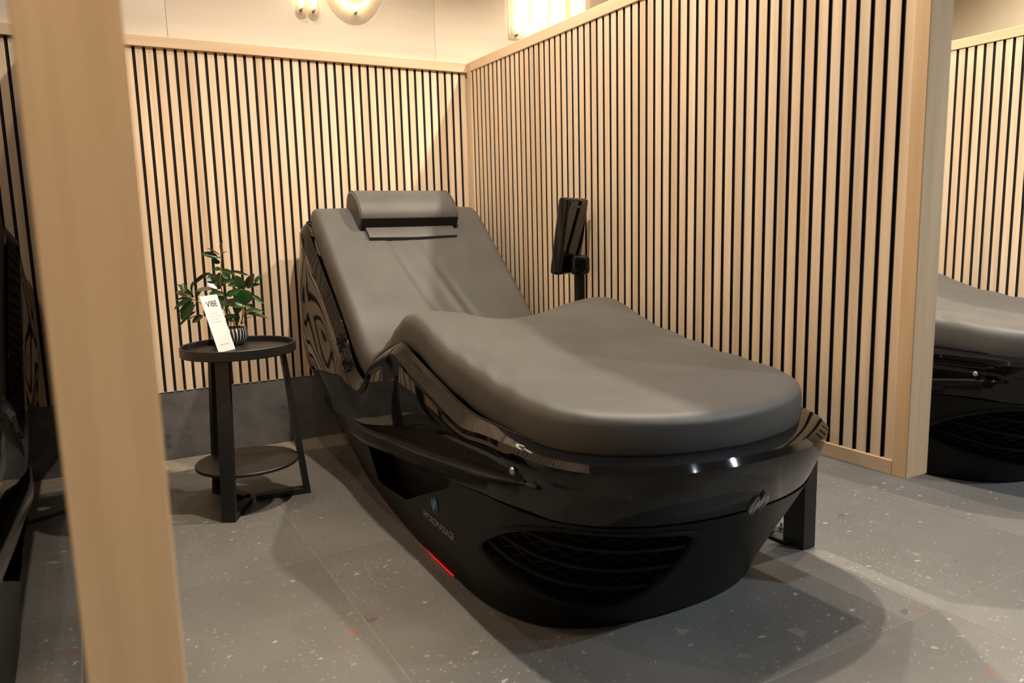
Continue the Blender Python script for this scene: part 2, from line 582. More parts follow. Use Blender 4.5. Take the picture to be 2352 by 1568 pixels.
def partition(x0, y_end, label, y_start=-0.016, both=False):
    t = thing('slatted_partition', label, 'partition', (x0, y_end, 0), 0, 'slatted oak partitions between the bays')
    zb, zt = 0.323, Z1S + 0.044
    fw_ = 0.041
    L = y_start - y_end
    obj('core_panel', boxmesh('core_panel', 0.007, PT - 0.011, 0.01, L - 0.01, zb + 0.02, zt - 0.02), 'felt', t)
    obj('frame_upright', boxmesh('frame_upright', -0.004, PT, 0, fw_, zb, zt, 0.0015, 1), 'frame_v', t)
    obj('frame_upright', boxmesh('frame_upright_rear', -0.004, PT, L - fw_, L, zb, zt, 0.0015, 1), 'frame_v', t)
    obj('bottom_rail', boxmesh('bottom_rail', -0.004, PT, fw_, L - fw_, zb, 0.362, 0.0015, 1), 'frame_y', t)
    obj('cap_rail', boxmesh('partition_cap', -0.0045, PT + 0.0005, fw_, L - fw_, Z1S, zt, 0.0015, 1), 'frame_y', t)
    y = L - (0.0711 - PP / 2) + 0.016 + 0.0
    y = (-0.0711 + PP / 2) - y_end
    while y > fw_ + 0.004:
        obj('slat', slat_pw, 'slat', t, (0.0, y, 0.362))
        if both:
            obj('slat', slat_pw, 'slat', t, (PT - 0.004, y, 0.362), (0, 0, math.pi))
        y -= PP
    for ly in (0.331, L - 0.45):
        leg = obj('steel_leg', boxmesh('steel_leg', 0.022, 0.077, 0, 0.078, 0.0, zb + 0.001, 0.004, 3), 'steel', t, (0, ly, 0))
        obj('base_plate', boxmesh('base_plate', 0.010, 0.086, 0.05, 0.155, 0.0, 0.009, 0.001, 1), 'steel', leg)
        bolt = [(0.012, 0.009), (0.012, 0.0105), (0.0, 0.0105)]
        for bxx in (0.028, 0.070):
            wsh = obj('washer', lathe('washer', [(0.0, 0.009), (0.0135, 0.009), (0.0135, 0.0115), (0.0, 0.0115)], 24), 'zinc', leg, (bxx, 0.125, 0))
            obj('bolt_nut', lathe('bolt_nut', [(0.0, 0.0115), (0.0095, 0.0115), (0.0095, 0.0225), (0.0085, 0.024), (0.0045, 0.024), (0.0045, 0.034), (0.0035, 0.036), (0.0, 0.036)], 6, 20), 'zinc', leg, (bxx, 0.125, 0))
    return t


partition(0.0, PY1, 'oak slatted partition standing along the right side of the central lounger')
partition(1.90, PY1, 'oak slatted partition at the right picture edge behind the right lounger')
partition(-1.822, -2.80, 'oak slatted partition at left, only its plain blurred near end showing', both=True)

# ------------------------------------------------------------------ massage lounger
LX, LY, LROT = -0.515, -1.30, -0.012          # lounger base point in the room
NH = 150                        # stations per half
# inner top edge of the shell: half width, y, z
R_ = [(0, -.14, 1.03), (.2, -.14, 1.03), (.33, -.14, 1.03), (.385, -.155, 1.03), (.40, -.20, 1.012), (.40, -.30, .915), (.40, -.42, .815),
      (.40, -.55, .715), (.40, -.66, .62), (.40, -.72, .555), (.40, -.765, .497), (.40, -.825, .452), (.40, -.90, .434), (.40, -.965, .466),
      (.40, -1.03, .527), (.40, -1.13, .57), (.40, -1.23, .605), (.40, -1.30, .627), (.40, -1.355, .623), (.40, -1.43, .597), (.40, -1.55, .565),
      (.40, -1.67, .535), (.40, -1.75, .514), (.40, -1.84, .499), (.40, -1.96, .497), (.393, -2.08, .495), (.372, -2.18, .492), (.32, -2.275, .49),
      (.25, -2.33, .49), (.17, -2.368, .49), (.08, -2.388, .49), (0, -2.392, .49)]
R_ = np.array(R_)
K = len(R_)
yk = R_[:, 1]


def tab(pairs, y):
    p = sorted(pairs)
    return np.interp(y, [a for a, _ in p], [b for _, b in p])


C_ = R_.copy()                   # outer crease of the rim facet
for k in range(4, 25):
    t_ = R_[k + 1, 1:] - R_[k - 1, 1:]
    t_ = t_ / np.linalg.norm(t_)
    n_ = np.array([t_[1], -t_[0]])
    if n_[1] > 0:
        n_ = -n_
    C_[k, 1:] += 0.036 * n_
C_[:4, 2] -= 0.036
C_[25:, 2] -= 0.022
C_[4:25, 0] = 0.436
C_[0] = (0, -.10, 1.0); C_[1] = (.2, -.10, 1.0); C_[2] = (.345, -.10, 1.0); C_[3] = (.405, -.115, .998); C_[4] = (.424, -.175, .978)
C_[24, 2] = .474
for k, v in zip(range(25, 32), [(.434, -2.10), (.412, -2.225), (.357, -2.33), (.28, -2.392), (.19, -2.432), (.09, -2.453), (0, -2.458)]):
    C_[k] = (v[0], v[1], .480)
zU = tab([(-.1, .30), (-.6, .255), (-.9, .272), (-1.16, .322), (-1.445, .385), (-1.66, .408), (-1.92, .418), (-2.09, .424), (-2.5, .40)], yk)
zL = tab([(-.1, .25), (-.6, .258), (-1.07, .276), (-1.29, .300), (-1.55, .325), (-1.79, .355), (-2.02, .385), (-2.2, .39), (-2.5, .36)], yk)
nose = np.clip((-yk - 2.02) / 0.12, 0, 1)
nose = nose * nose * (3 - 2 * nose)
back = np.clip((yk + 0.55) / 0.35, 0, 1)
# ground outline of the base
GZ = 0.006
G_ = np.zeros((K, 3))
gk = {0: (0, -.14), 1: (.13, -.14), 2: (.20, -.14), 3: (.235, -.16), 4: (.25, -.20), 5: (.275, -.32), 6: (.305, -.44), 7: (.33, -.56), 8: (.346, -.66), 9: (.354, -.71),
      10: (.359, -.75), 11: (.367, -.82), 12: (.375, -.90), 13: (.382, -.96), 14: (.388, -1.02), 15: (.397, -1.11), 16: (.405, -1.20), 17: (.41, -1.28), 18: (.414, -1.34), 19: (.42, -1.42),
      20: (.424, -1.53), 21: (.426, -1.65), 22: (.426, -1.74), 23: (.424, -1.82), 24: (.418, -1.91), 25: (.398, -2.0), 26: (.358, -2.08), 27: (.30, -2.135), 28: (.23, -2.172), 29: (.155, -2.192), 30: (.078, -2.203), 31: (0, -2.206)}
for k, v in gk.items():
    G_[k] = (v[0], v[1], GZ)


def plan(o, y, z):
    return np.stack([np.broadcast_to(o, (K,)), np.broadcast_to(y, (K,)), np.broadcast_to(z, (K,))], 1).astype(float)


def lerp(a, b, t):
    t = np.asarray(t)
    return a + (b - a) * (t[:, None] if t.ndim else t)


# nose profile: share of the way from crease plan to ground plan at height z
def nose_row(z):
    v = np.clip((0.468 - z) / (0.468 - GZ), 0, 1)
    g = np.asarray(v ** 1.35 + 0.42 * v * v * (1 - v))
    P = np.empty((K, 3))
    P[:, 0] = C_[:, 0] * 1.012 * (1 - g) + G_[:, 0] * g
    P[:, 1] = (C_[:, 1] - 0.008 * nose) * (1 - g) + G_[:, 1] * g
    P[:, 2] = z
    return P


def row_side(o, z, a=1.0):
    P = plan(o, yk + (C_[:, 1] - yk) * (1 - a) * (yk < -.2) * (yk > -2.0), z)
    P[:4, 0] = C_[:4, 0] * (np.broadcast_to(o, (K,))[:4] / 0.43)
    P[:4, 1] = -.10
    return P


bk = back
o_mid = 0.441 + 0.004 * bk
o_U = 0.428 - 0.045 * bk
zC = C_[:, 2]
rows_upper = []                  # list of (side row, nose row)
zin = R_.copy(); zin[:, 0] *= 0.86; zin[:, 1] += 0.05 * nose - 0.03 * bk * 0; zin[:, 2] -= 0.05
rows = []
rows.append(zin)
rin = R_.copy(); rin[:, 0] -= 0.012 * (R_[:, 0] > .05); rin[:, 2] -= 0.012
rows.append(rin)
r_in = R_.copy(); rows.append(r_in)
rows.append(lerp(R_, C_, 0.5) + np.array([0, 0, .002]))
rows.append(lerp(R_, C_, 0.93))
side = lambda o, z: row_side(o, z)
f = lambda a: zC * (1 - a) + zU * a
r1 = row_side(0.433, zC - 0.012, 0.0); rows.append(lerp(r1, nose_row(0.466), nose))
for a, o in ((.12, .425), (.35, .430), (.6, None), (.85, None), (1.0, None)):
    if o is None:
        o = {.6: 0.434 + 0.022 * bk, .85: 0.431 + .005 * bk, 1.0: o_U}[a]
    else:
        o = o + (0.026 if a == .35 else 0.012) * bk
    rows.append(lerp(row_side(o, f(a), a), nose_row(0.466 + (0.425 - 0.466) * a), nose))
chan = np.clip((zU - zL) / 0.05, 0, 1)
rows.append(lerp(side(o_U - 0.035 * chan, zU - 0.004), nose_row(0.423), nose))
rows.append(lerp(side(o_U - 0.035 * chan, zL + 0.003), nose_row(0.412), nose))
o_lip = np.interp(-yk, [.1, .5, .75, 1.0, 2.5], [.36, .40, .432, .448, .449])
hl = np.interp(-yk, [.1, .8, 1.3, 2.2], [.05, .055, .045, .052])
rows.append(lerp(side(o_lip - 0.004, zL + 0.001), nose_row(0.405), nose))
rows.append(lerp(side(o_lip, zL - 0.005), nose_row(0.40), nose))
rows.append(lerp(side(o_lip, zL - hl + .004), nose_row(0.345), nose))
rows.append(lerp(side(o_lip - 0.004, zL - hl), nose_row(0.338), nose))
rows.append(lerp(side(o_lip - 0.030, zL - hl - 0.002), nose_row(0.332), nose))
NU = len(rows)
# skirt rows
zS = zL - hl - 0.004
skirt_rows = []
for a in np.linspace(0, 1, 26):
    z = zS * (1 - a) + GZ * a
    o = (o_lip - 0.010) * (1 - a) + G_[:, 0] * a
    P = plan(o, yk * (1 - a) + G_[:, 1] * a, z)
    P[:4, 0] = np.where(np.arange(4) >= 0, C_[:4, 0] / .43 * (o_lip[:4] - .01) * (1 - a) + G_[:4, 0] * a, 0)
    P[:4, 1] = -.10 * (1 - a) + G_[:4, 1] * a
    zn = 0.330 * (1 - a) + GZ * a
    skirt_rows.append(lerp(P, nose_row(zn), nose))

UP = np.array([catmull(r, NH) for r in rows])          # (rows, NH, 3)
SK = np.array([catmull(r, NH) for r in skirt_rows])
ALLR = np.concatenate([UP, SK], 0)
yst = catmull(R_, NH)[:, 1]                            # station y (shell edge)


def half_grid(A):
    """mirror (rows, NH, 3 [o,y,z]) into a full loop (rows, 2*NH-2, 3 [x,y,z])"""
    L = A.copy(); L[..., 0] = -A[..., 0]
    Rr = A[:, ::-1][:, 1:-1].copy()
    return np.concatenate([L, Rr], 1)


def grid_mesh(name, A, keep, smooth=35, thick=0.0):
    """A (r,c,3) closed in c; keep(r,c)->bool for the quad"""
    r, c, _ = A.shape
    idx = -np.ones((r, c), int)
    V, F = [], []
    def vid(i, j):
        if idx[i, j] < 0:
            idx[i, j] = len(V)
            V.append(A[i, j] - np.array([0, LY, 0]))
        return int(idx[i, j])
    for i in range(r - 1):
        for j in range(c):
            if keep(i, j):
                k = (j + 1) % c
                F.append((vid(i, j), vid(i + 1, j), vid(i + 1, k), vid(i, k)))
    me = mesh(name, V, F, smooth)
    return me


GU, GS, GA = half_grid(UP), half_grid(SK), half_grid(ALLR)
NC = GU.shape[1]
ycol = np.concatenate([yst, yst[::-1][1:-1]])
SEAM_U, SEAM_L = -2.10, -1.80

lounger = thing('massage_lounger', 'black massage lounger with grey cushion in the central bay beside the side table', 'lounger', (LX, LY, 0), LROT, 'hydro massage loungers in the bays')

# upper shell (behind the seam) and nose cover (in front of it)
aft = lambda j: not (ycol[j] < SEAM_U and ycol[(j + 1) % NC] < SEAM_U)
shell = obj('shell', grid_mesh('shell', GU, lambda i, j: aft(j) and i < 10), 'gloss', lounger)
obj('recess_channel', grid_mesh('recess_channel', GU, lambda i, j: aft(j) and 10 <= i < 13), 'matte', lounger)
obj('side_rail', grid_mesh('side_rail', GU, lambda i, j: aft(j) and i >= 13), 'rail', lounger)
bead = [tuple(p - np.array([0, LY, -.001])) for p in GU[2]]
obj('rim_bead', tube('rim_bead', bead, 0.0028, 8, closed=True), 'gloss', shell)  # bead added along the rim edge to catch a thin highlight

# ---- grille outline in (arc position, height) on the nose; arc = index of station (float)
gr_px = None


def surf(u, z):
    """point on lower nose surface: u station index 0..NH-1 (left half), z height -> (o,y,z), via SK rows"""
    i = int(np.clip(np.floor(u), 0, NH - 2)); t = u - i
    colA = SK[:, i] * (1 - t) + SK[:, i + 1] * t
    zz = colA[::-1, 2]
    return np.array([np.interp(z, zz, colA[::-1, 0]), np.interp(z, zz, colA[::-1, 1]), z])


def surfn(u, z):
    a = surf(u + .6, z) - surf(u - .6, z)
    b = surf(u, z + .006) - surf(u, z - .006)
    # left half in world: x = -o
    a[0] *= -1; b[0] *= -1
    n = np.cross(b, a)
    n /= np.linalg.norm(n) + 1e-9
    p = surf(u, z)
    if n[0] * (-p[0]) + n[1] * (p[1] + 1.2) < 0:
        n = -n
    return n


#GRILLE#
GR = [(113.9, .165), (117.2, .228), (121.1, .275), (125, .306), (129.7, .317), (134.6, .315), (139.7, .309), (142.6, .299), (143.6, .273), (143.0, .188), (140.8, .121), (137.8, .082), (134.5, .070), (130.1, .079), (124.5, .102), (118.9, .13)]


def outline(GRp, n):
    P = np.array(GRp + GRp[:3], float)
    P = np.vstack([P[-4], P])
    k = len(GRp)
    out = []
    for q in range(n):
        s = q / n * k
        i = int(s); t = s - i
        p0, p1, p2, p3 = P[i], P[i + 1], P[i + 2], P[(i + 3) if i + 3 < len(P) else i + 3 - k]
        out.append(0.5 * ((2 * p1) + (-p0 + p2) * t + (2 * p0 - 5 * p1 + 4 * p2 - p3) * t ** 2 + (-p0 + 3 * p1 - 3 * p2 + p3) * t ** 3))
    return np.array(out)


OUT = outline(GR, 96)


def inside(u, z, poly=None):
    poly = OUT if poly is None else poly
    x, y = poly[:, 0], poly[:, 1]
    x2, y2 = np.roll(x, -1), np.roll(y, -1)
    c = ((y > z) != (y2 > z)) & (u < (x2 - x) * (z - y) / (y2 - y + 1e-12) + x)
    return np.count_nonzero(c) % 2 == 1


def keep_nose_low(i, j):
    jj = j if j < NH - 1 else (NC - 1 - j)
    ym = ycol[j]
    if not (ym < SEAM_L and ycol[(j + 1) % NC] < SEAM_L):
        return False
    zc = 0.25 * (SK[i, jj, 2] + SK[i + 1, jj, 2] + SK[i, jj + 1, 2] + SK[i + 1, jj + 1, 2])
    return j >= NH - 1 or not inside(jj + .5, zc)


GS2 = GS.copy()
for j in range(NC):
    y = ycol[j]
    if -1.74 < y < -1.04:
        low = np.interp(-y, [1.04, 1.08, 1.36, 1.74], [.085, .085, .115, .272])
        col = GS[::-1, j]
        for i in range(GS.shape[0]):
            z = low + (GZ - low) * i / (GS.shape[0] - 1)
            if col[-1, 2] < low:
                continue
            GS2[i, j] = [np.interp(z, col[:, 2], col[:, 0]), np.interp(z, col[:, 2], col[:, 1]), z]


def keep_skirt(i, j):
    k = (j + 1) % NC
    return not (ycol[j] < SEAM_L and ycol[k] < SEAM_L)


obj('nose_cover', grid_mesh('nose_cover', GU, lambda i, j: ycol[j] < SEAM_U - .001 and ycol[(j + 1) % NC] < SEAM_U - .001 and i < NU), 'gloss', lounger)
nose_low = obj('nose_panel', grid_mesh('nose_panel', np.stack([GS[..., 0] * 1.007, -1.25 + (GS[..., 1] + 1.25) * 1.0028, GS[..., 2]], -1), keep_nose_low), 'satin', lounger)
obj('skirt', grid_mesh('skirt', GS2, keep_skirt), 'satin', lounger)
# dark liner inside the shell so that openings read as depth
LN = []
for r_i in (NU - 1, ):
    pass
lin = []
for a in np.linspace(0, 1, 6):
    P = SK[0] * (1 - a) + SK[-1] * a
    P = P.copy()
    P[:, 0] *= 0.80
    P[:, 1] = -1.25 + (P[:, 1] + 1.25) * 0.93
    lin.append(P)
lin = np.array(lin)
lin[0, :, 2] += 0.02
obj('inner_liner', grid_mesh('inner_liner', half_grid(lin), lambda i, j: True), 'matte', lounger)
# floor of the lower body
botloop = half_grid(SK[-1:])[0]
Vb = [tuple(p - np.array([0, LY, 0]) + np.array([0, 0, .002])) for p in botloop]
obj('base_plate', mesh('lounger_base', Vb, [tuple(range(len(Vb)))]), 'matte', lounger)
fl_ = botloop.copy(); fl_[:, 0] *= 0.86; fl_[:, 1] = -1.25 + (fl_[:, 1] + 1.25) * 0.9
n_ = len(fl_)
Vb = [tuple(p - np.array([0, LY, 0]) + np.array([0, 0, .004])) for p in fl_] + [(p[0], p[1] - LY, 0.0) for p in fl_]
obj('plinth', mesh('lounger_plinth', Vb, [(i, (i + 1) % n_, n_ + (i + 1) % n_, n_ + i) for i in range(n_)]), 'matte', lounger)
# red light strip tucked under the left skirt
for s in (-1, 1):
    led = []
    for q in range(NH):
        p = SK[-1, q]
        if -1.73 < p[1] < -1.0:
            led.append((s * (p[0] + 0.0015 - 0.012 * max(0, min(1, (p[1] + 1.58) / .2))), p[1] - LY, 0.0045))
    obj('light_strip', tube('light_strip', led, 0.002, 6), 'redled', lounger)
# shell screws beside the seam
for s in (-1, 1):
    scw = lathe('shell_screw', [(0.0, 0.004), (0.007, 0.003), (0.0095, 0.0), (0.0095, -0.002)], 20)
    obj('shell_screw', scw, 'badge', lounger, (s * 0.438, -2.115 - LY, 0.425), (0, s * math.pi / 2, 0))

# grille: frame, louvre bars, wavy mesh on the left of the nose
for s in (1,):
    def W3(u, z, off=0.0):
        p = surf(u, z); n = surfn(u, z)
        q = np.array([-p[0], p[1], p[2]]) + n * off
        return Vector((q[0] * s, q[1] - LY, q[2]))
    ring_o, ring_m, ring_i = [], [], []
    c0 = OUT.mean(0)
    ins = outline([(g[0] + (c0[0] - g[0]) * 0.0, g[1]) for g in GR], 96)
    V, F = [], []
    prof = [(1.035, -0.004), (1.03, 0.006), (0.985, 0.008), (0.93, 0.004), (0.91, -0.028)]
    for q in range(96):
        d = OUT[q] - c0
        for m_, off in prof:
            uu = c0[0] + d[0] * m_; zz = c0[1] + d[1] * m_
            V.append(W3(min(uu, 148.6), zz, off))
    m5 = len(prof)
    for q in range(96):
        q2 = (q + 1) % 96
        for m_ in range(m5 - 1):
            ff = (q * m5 + m_, q * m5 + m_ + 1, q2 * m5 + m_ + 1, q2 * m5 + m_)
            F.append(ff if s == 1 else ff[::-1])
    grille = obj('grille', mesh('grille_frame', V, F, 40), 'satin', lounger)
    # dark back
    V = [W3(c0[0] + (OUT[q][0] - c0[0]) * .93, c0[1] + (OUT[q][1] - c0[1]) * .93, -0.030) for q in range(96)]
    V.append(W3(c0[0], c0[1], -0.034))
    obj('grille_back', mesh('grille_back', V, [(q, (q + 1) % 96, 96) for q in range(96)]), 'matte', grille)
    small = c0 + (OUT - c0) * 0.93
    # louvre bars sweep from the tip to the right edge
    for zl, zr in ((.300, .250), (.255, .188), (.205, .128)):
        pts = []
        for uu in np.linspace(113, 145, 90):
            t = np.clip((uu - 114) / 29, 0, 1)
            zz = zr + (zl - zr) * (1 - t) ** 2.2
            if inside(uu, zz, small):
                pts.append((uu, zz))
        V, F = [], []
        for (uu, zz) in pts:
            for dz, off in ((.004, -.022), (.0048, -.004), (-.0008, -.001), (-.0052, -.006), (-.005, -.022)):
                V.append(W3(uu, zz + dz, off))
        for q in range(len(pts) - 1):
            for m_ in range(4):
                ff = (q * 5 + m_, q * 5 + m_ + 1, q * 5 + 5 + m_ + 1, q * 5 + 5 + m_)
                F.append(ff[::-1] if s == 1 else ff)
        if F:
            obj('louvre_bar', mesh('louvre_bar', V, F, 40), 'satin', grille)
    # wavy honeycomb strips
    V, F = [], []
    for kk, z0 in enumerate(np.arange(.08, .32, .0155)):
        run = []
        for uu in np.linspace(113, 145, 160):
            zz = z0 + 0.0050 * math.sin(uu * 2.2 + (kk % 2) * math.pi)
            run.append((uu, zz, inside(uu, zz, small)))
        for a, b in zip(run[:-1], run[1:]):
            if a[2] and b[2]:
                i0 = len(V)
                V += [W3(a[0], a[1] + .0012, -.012), W3(a[0], a[1] - .0012, -.012), W3(b[0], b[1] - .0012, -.012), W3(b[0], b[1] + .0012, -.012),
                      W3(a[0], a[1] - .0012, -.028), W3(b[0], b[1] - .0012, -.028), W3(a[0], a[1] + .0012, -.028), W3(b[0], b[1] + .0012, -.028)]
                F += [(i0, i0 + 1, i0 + 2, i0 + 3), (i0 + 1, i0 + 4, i0 + 5, i0 + 2), (i0, i0 + 3, i0 + 7, i0 + 6)]
    obj('grille_mesh', mesh('grille_mesh', V, F), 'satin', grille, kind='stuff')


# emblem: two crescents and three flame strokes
def emblem_polys():
    polys = []
    for sgn in (-1, 1):
        o_, i_ = [], []
        for q in range(15):
            a = math.radians(-62 + 124 * q / 14) if sgn > 0 else math.radians(118 + 124 * q / 14)
            o_.append((math.cos(a), math.sin(a)))
            w = 0.24 * math.sin(math.pi * q / 14)
            i_.append((math.cos(a) * (1 - w) - 0 * sgn, math.sin(a) * (1 - w * .4)))
        polys.append(o_ + i_[::-1][1:-1])
    for cx, h0, h1 in ((-.42, -.95, .62), (-.02, -1.18, 1.22), (.40, -.62, .95)):
        l, r = [], []
        for q in range(13):
            t = q / 12
            y = h0 + (h1 - h0) * t
            x = cx + .07 * math.sin((t - .5) * 2 * math.pi) + .16 * (t - .5)
            w = .16 * math.sin(math.pi * min(max(t, .02), .98)) ** .7
            l.append((x - w, y)); r.append((x + w, y))
        polys.append(l + r[::-1])
    return polys


def emblem_mesh(fn):
    V, F = [], []
    for p in emblem_polys():
        b = len(V)
        n = len(p)
        V += [fn(x, y, 0.0025) for x, y in p] + [fn(x, y, -0.004) for x, y in p]
        # fan strips between the two sides keep the strokes clean
        m = n // 2
        for q in range(n):
            F.append((b + q, b + (q + 1) % n, b + n + (q + 1) % n, b + n + q))
        for q in range(m - 1 if n % 2 == 0 else m):
            a0, a1, b0, b1 = q, q + 1, n - 1 - q, n - 2 - q
            if a1 != b1:
                F.append((b + a0, b + a1, b + b1, b + b0))
            else:
                F.append((b + a0, b + a1, b + b0))
    return mesh('emblem', V, F)


def nose_pt(x, z, off):
    """point on the nose front near the centreline"""
    best = None
    rowz = GA
    # find y for (x,z) by scanning skirt and upper rows of the left/right half
    A = ALLR[NU - 14:]
    cols = []
    for q in range(NH - 34, NH):
        col = A[:, q]
        zz = col[:, 2]
        o_ = np.argsort(zz)
        cols.append((np.interp(z, zz[o_], col[o_, 0]), np.interp(z, zz[o_], col[o_, 1])))
    cols.sort()
    y = np.interp(abs(x), [c[0] for c in cols], [c[1] for c in cols])
    return Vector((x, y - LY - off, z))


EMX, EMZ, EMR = 0.038, 0.345, 0.027
obj('emblem', emblem_mesh(lambda x, y, off: nose_pt(EMX + (x + .12 * y) * EMR, EMZ + y * EMR * 0.95, off + 0.0045)), 'badge', lounger)


def skirt_pt(y, z, off):
    """point on the left skirt"""
    d = np.abs(SK[:, :, 1] - y) * 1.0
    q = int(np.argmin(np.abs(yst - y)))
    col = SK[:, q]
    o_ = np.interp(z, col[::-1, 2], col[::-1, 0])
    return Vector((-(o_ + off), y - LY, z))


# lettering and flame mark on the left skirt
tm = text_mesh('HYDROMASSAGE', 0.033)
xs_ = [v.co.x for v in tm.vertices]
wid = max(xs_) - min(xs_)
for v in tm.vertices:
    y = -1.640 - v.co.x * 0.225 / wid
    z = 0.118 + v.co.y
    v.co = skirt_pt(y, z, 0.0015 + (0.0006 if v.co.z > 0 else 0))
obj('lettering', tm, 'print', lounger, label='grey brand lettering on the side skirt')
obj('side_emblem', emblem_mesh(lambda x, y, off: skirt_pt(-1.625 - x * .022, .187 + y * .024, 0.0022 + off * .2)), 'blueprint', lounger, label='blue flame mark above the lettering')

# ---- cushion
prof = [(-.185, 1.045), (-.215, 1.075), (-.26, 1.085), (-.33, 1.048), (-.454, .942), (-.56, .850), (-.65, .772), (-.75, .690), (-.83, .630), (-.90, .592), (-.97, .575), (-1.05, .585),
        (-1.14, .615), (-1.24, .652), (-1.33, .675), (-1.42, .680), (-1.53, .668), (-1.66, .645), (-1.80, .622), (-1.96, .604), (-2.12, .592), (-2.26, .582), (-2.36, .574), (-2.408, .570)]
pr = catmull(np.array(prof), 400)
ds = np.r_[0, np.cumsum(np.linalg.norm(np.diff(pr, axis=0), axis=1))]
S1 = ds[-1]
NSR, NXR = 190, 72
sv = np.concatenate([np.linspace(0, .07, 18)[:-1], np.linspace(.07, S1 - .12, NSR - 18 - 38), S1 - .12 * (1 - np.sin(np.linspace(0, math.pi / 2, 40)))[1:]])
NSR = len(sv)
py, pz = np.interp(sv, ds, pr[:, 0]), np.interp(sv, ds, pr[:, 1])
ty, tz = np.gradient(py, sv), np.gradient(pz, sv)
ln = np.hypot(ty, tz); ty /= ln; tz /= ln
ny, nz = tz, -ty                 # normal (points up/forward since travel is -y)
flip = np.where(nz < 0, -1, 1); ny *= flip; nz *= flip


def half_w(s):
    W = 0.392
    rc = 0.055
    a = W - rc + math.sqrt(max(rc * rc - (rc - min(s, rc)) ** 2, 0))
    e = S1 - s
    Lf = 0.36
    if e < Lf:
        q = 1 - e / Lf
        a = min(a, W * (1 - q ** 2.9) ** (1 / 1.9))
    return max(a, 0.003)


HW = np.array([half_w(s) for s in sv])
outl = np.concatenate([np.stack([HW, sv], 1), np.stack([np.linspace(HW[-1], -HW[-1], 20), np.full(20, sv[-1])], 1), np.stack([-HW[::-1], sv[::-1]], 1), np.stack([np.linspace(-HW[0], HW[0], 60), np.full(60, sv[0])], 1)])
cj = np.sin(np.linspace(-math.pi / 2, math.pi / 2, NXR)) * 0.35 + np.linspace(-1, 1, NXR) * 0.65
T = 0.092
V = np.zeros((NSR, NXR, 3))
wr = rng.uniform(0, 6.28, 20)
for i in range(NSR):
    X = HW[i] * cj
    ab = np.roll(outl, -1, 0) - outl
    tt = ((X[:, None] - outl[None, :, 0]) * ab[None, :, 0] + (sv[i] - outl[None, :, 1]) * ab[None, :, 1]) / (np.sum(ab * ab, 1)[None] + 1e-12)
    tt = np.clip(tt, 0, 1)
    d = np.min(np.hypot(outl[None, :, 0] + tt * ab[None, :, 0] - X[:, None], outl[None, :, 1] + tt * ab[None, :, 1] - sv[i]), axis=1)
    rr = 0.036
    q = np.clip(d / rr, 0, 1)
    h = -0.028 * (1 - np.sqrt(np.maximum(1 - (1 - q) ** 2, 0)))
    ax = np.abs(X) / 0.392
    y = py[i]
    knee = math.exp(-((y + 1.37) / .16) ** 2)
    sm = np.clip(ax / .82, 0, 1)
    h += 0.047 * knee * (sm * sm * (3 - 2 * sm)) * np.clip(ax / .5, 0, 1) ** .6
    seat = math.exp(-((y + .93) / .14) ** 2)
    h += -0.030 * seat * ax ** 2
    leg = math.exp(-((y + 1.75) / .22) ** 2)
    h += 0.012 * leg * (ax ** 2 - .3)
    # long soft creases on the backrest
    for cx, wd, am, y0, yl in ((-.075, .016, -.0105, -.66, .17), (.045, .022, .0105, -.70, .20), (.085, .018, -.010, -.76, .16), (-.10, .02, .004, -.62, .16)):
        h += am * math.exp(-((y - y0) / yl) ** 2) * np.exp(-((X - cx - (y - y0) * -.22) / wd) ** 2)
    # puckers along the edges
    ed = np.exp(-((ax - .86) / .13) ** 2)
    h += ed * (0.0055 * np.sin(y * 44 + np.abs(X) * 60 + wr[0]) * math.exp(-((y + 1.85) / .26) ** 2) + .0045 * np.sin(y * 67 + np.abs(X) * 40 + wr[1]) * math.exp(-((y + 1.2) / .2) ** 2))
    h += 0.0012 * np.sin(X * 17 + y * 9 + wr[2]) * np.sin(y * 13 + wr[3])
    bulge = 1 + 0.0 * q
    V[i, :, 0] = X
    V[i, :, 1] = py[i] + ny[i] * h
    V[i, :, 2] = pz[i] + nz[i] * h
VV, FF = [], []
for i in range(NSR):
    for j in range(NXR):
        VV.append(V[i, j] - np.array([0, LY, 0]))
for i in range(NSR - 1):
    for j in range(NXR - 1):
        a = i * NXR + j
        FF.append((a, a + NXR, a + NXR + 1, a + 1))
# border: side walls going down into the shell
loop = [(i, 0) for i in range(NSR)] + [(NSR - 1, j) for j in range(1, NXR)] + [(i, NXR - 1) for i in range(NSR - 2, -1, -1)] + [(0, j) for j in range(NXR - 2, 0, -1)]
prev = [i * NXR + j for i, j in loop]
for inset, down in ((1.004, .014), (1.006, .034), (1.004, .058), (0.995, .080), (0.97, .098)):
    cur = []
    for (i, j) in loop:
        p = V[i, j].copy()
        p[0] *= inset
        p[1] -= ny[i] * down
        p[2] -= nz[i] * down
        if i == NSR - 1 or sv[i] > S1 - .1:
            p[1] += (1 - inset) * 0.4
        cur.append(len(VV)); VV.append(p - np.array([0, LY, 0]))
    n = len(loop)
    for q in range(n):
        FF.append((prev[q], prev[(q + 1) % n], cur[(q + 1) % n], cur[q]))
    prev = cur
me = mesh('cushion', VV, FF, 180)
bm = bmesh.new(); bm.from_mesh(me); bmesh.ops.recalc_face_normals(bm, faces=bm.faces); bm.to_mesh(me); bm.free()
obj('cushion', me, 'leather', lounger)

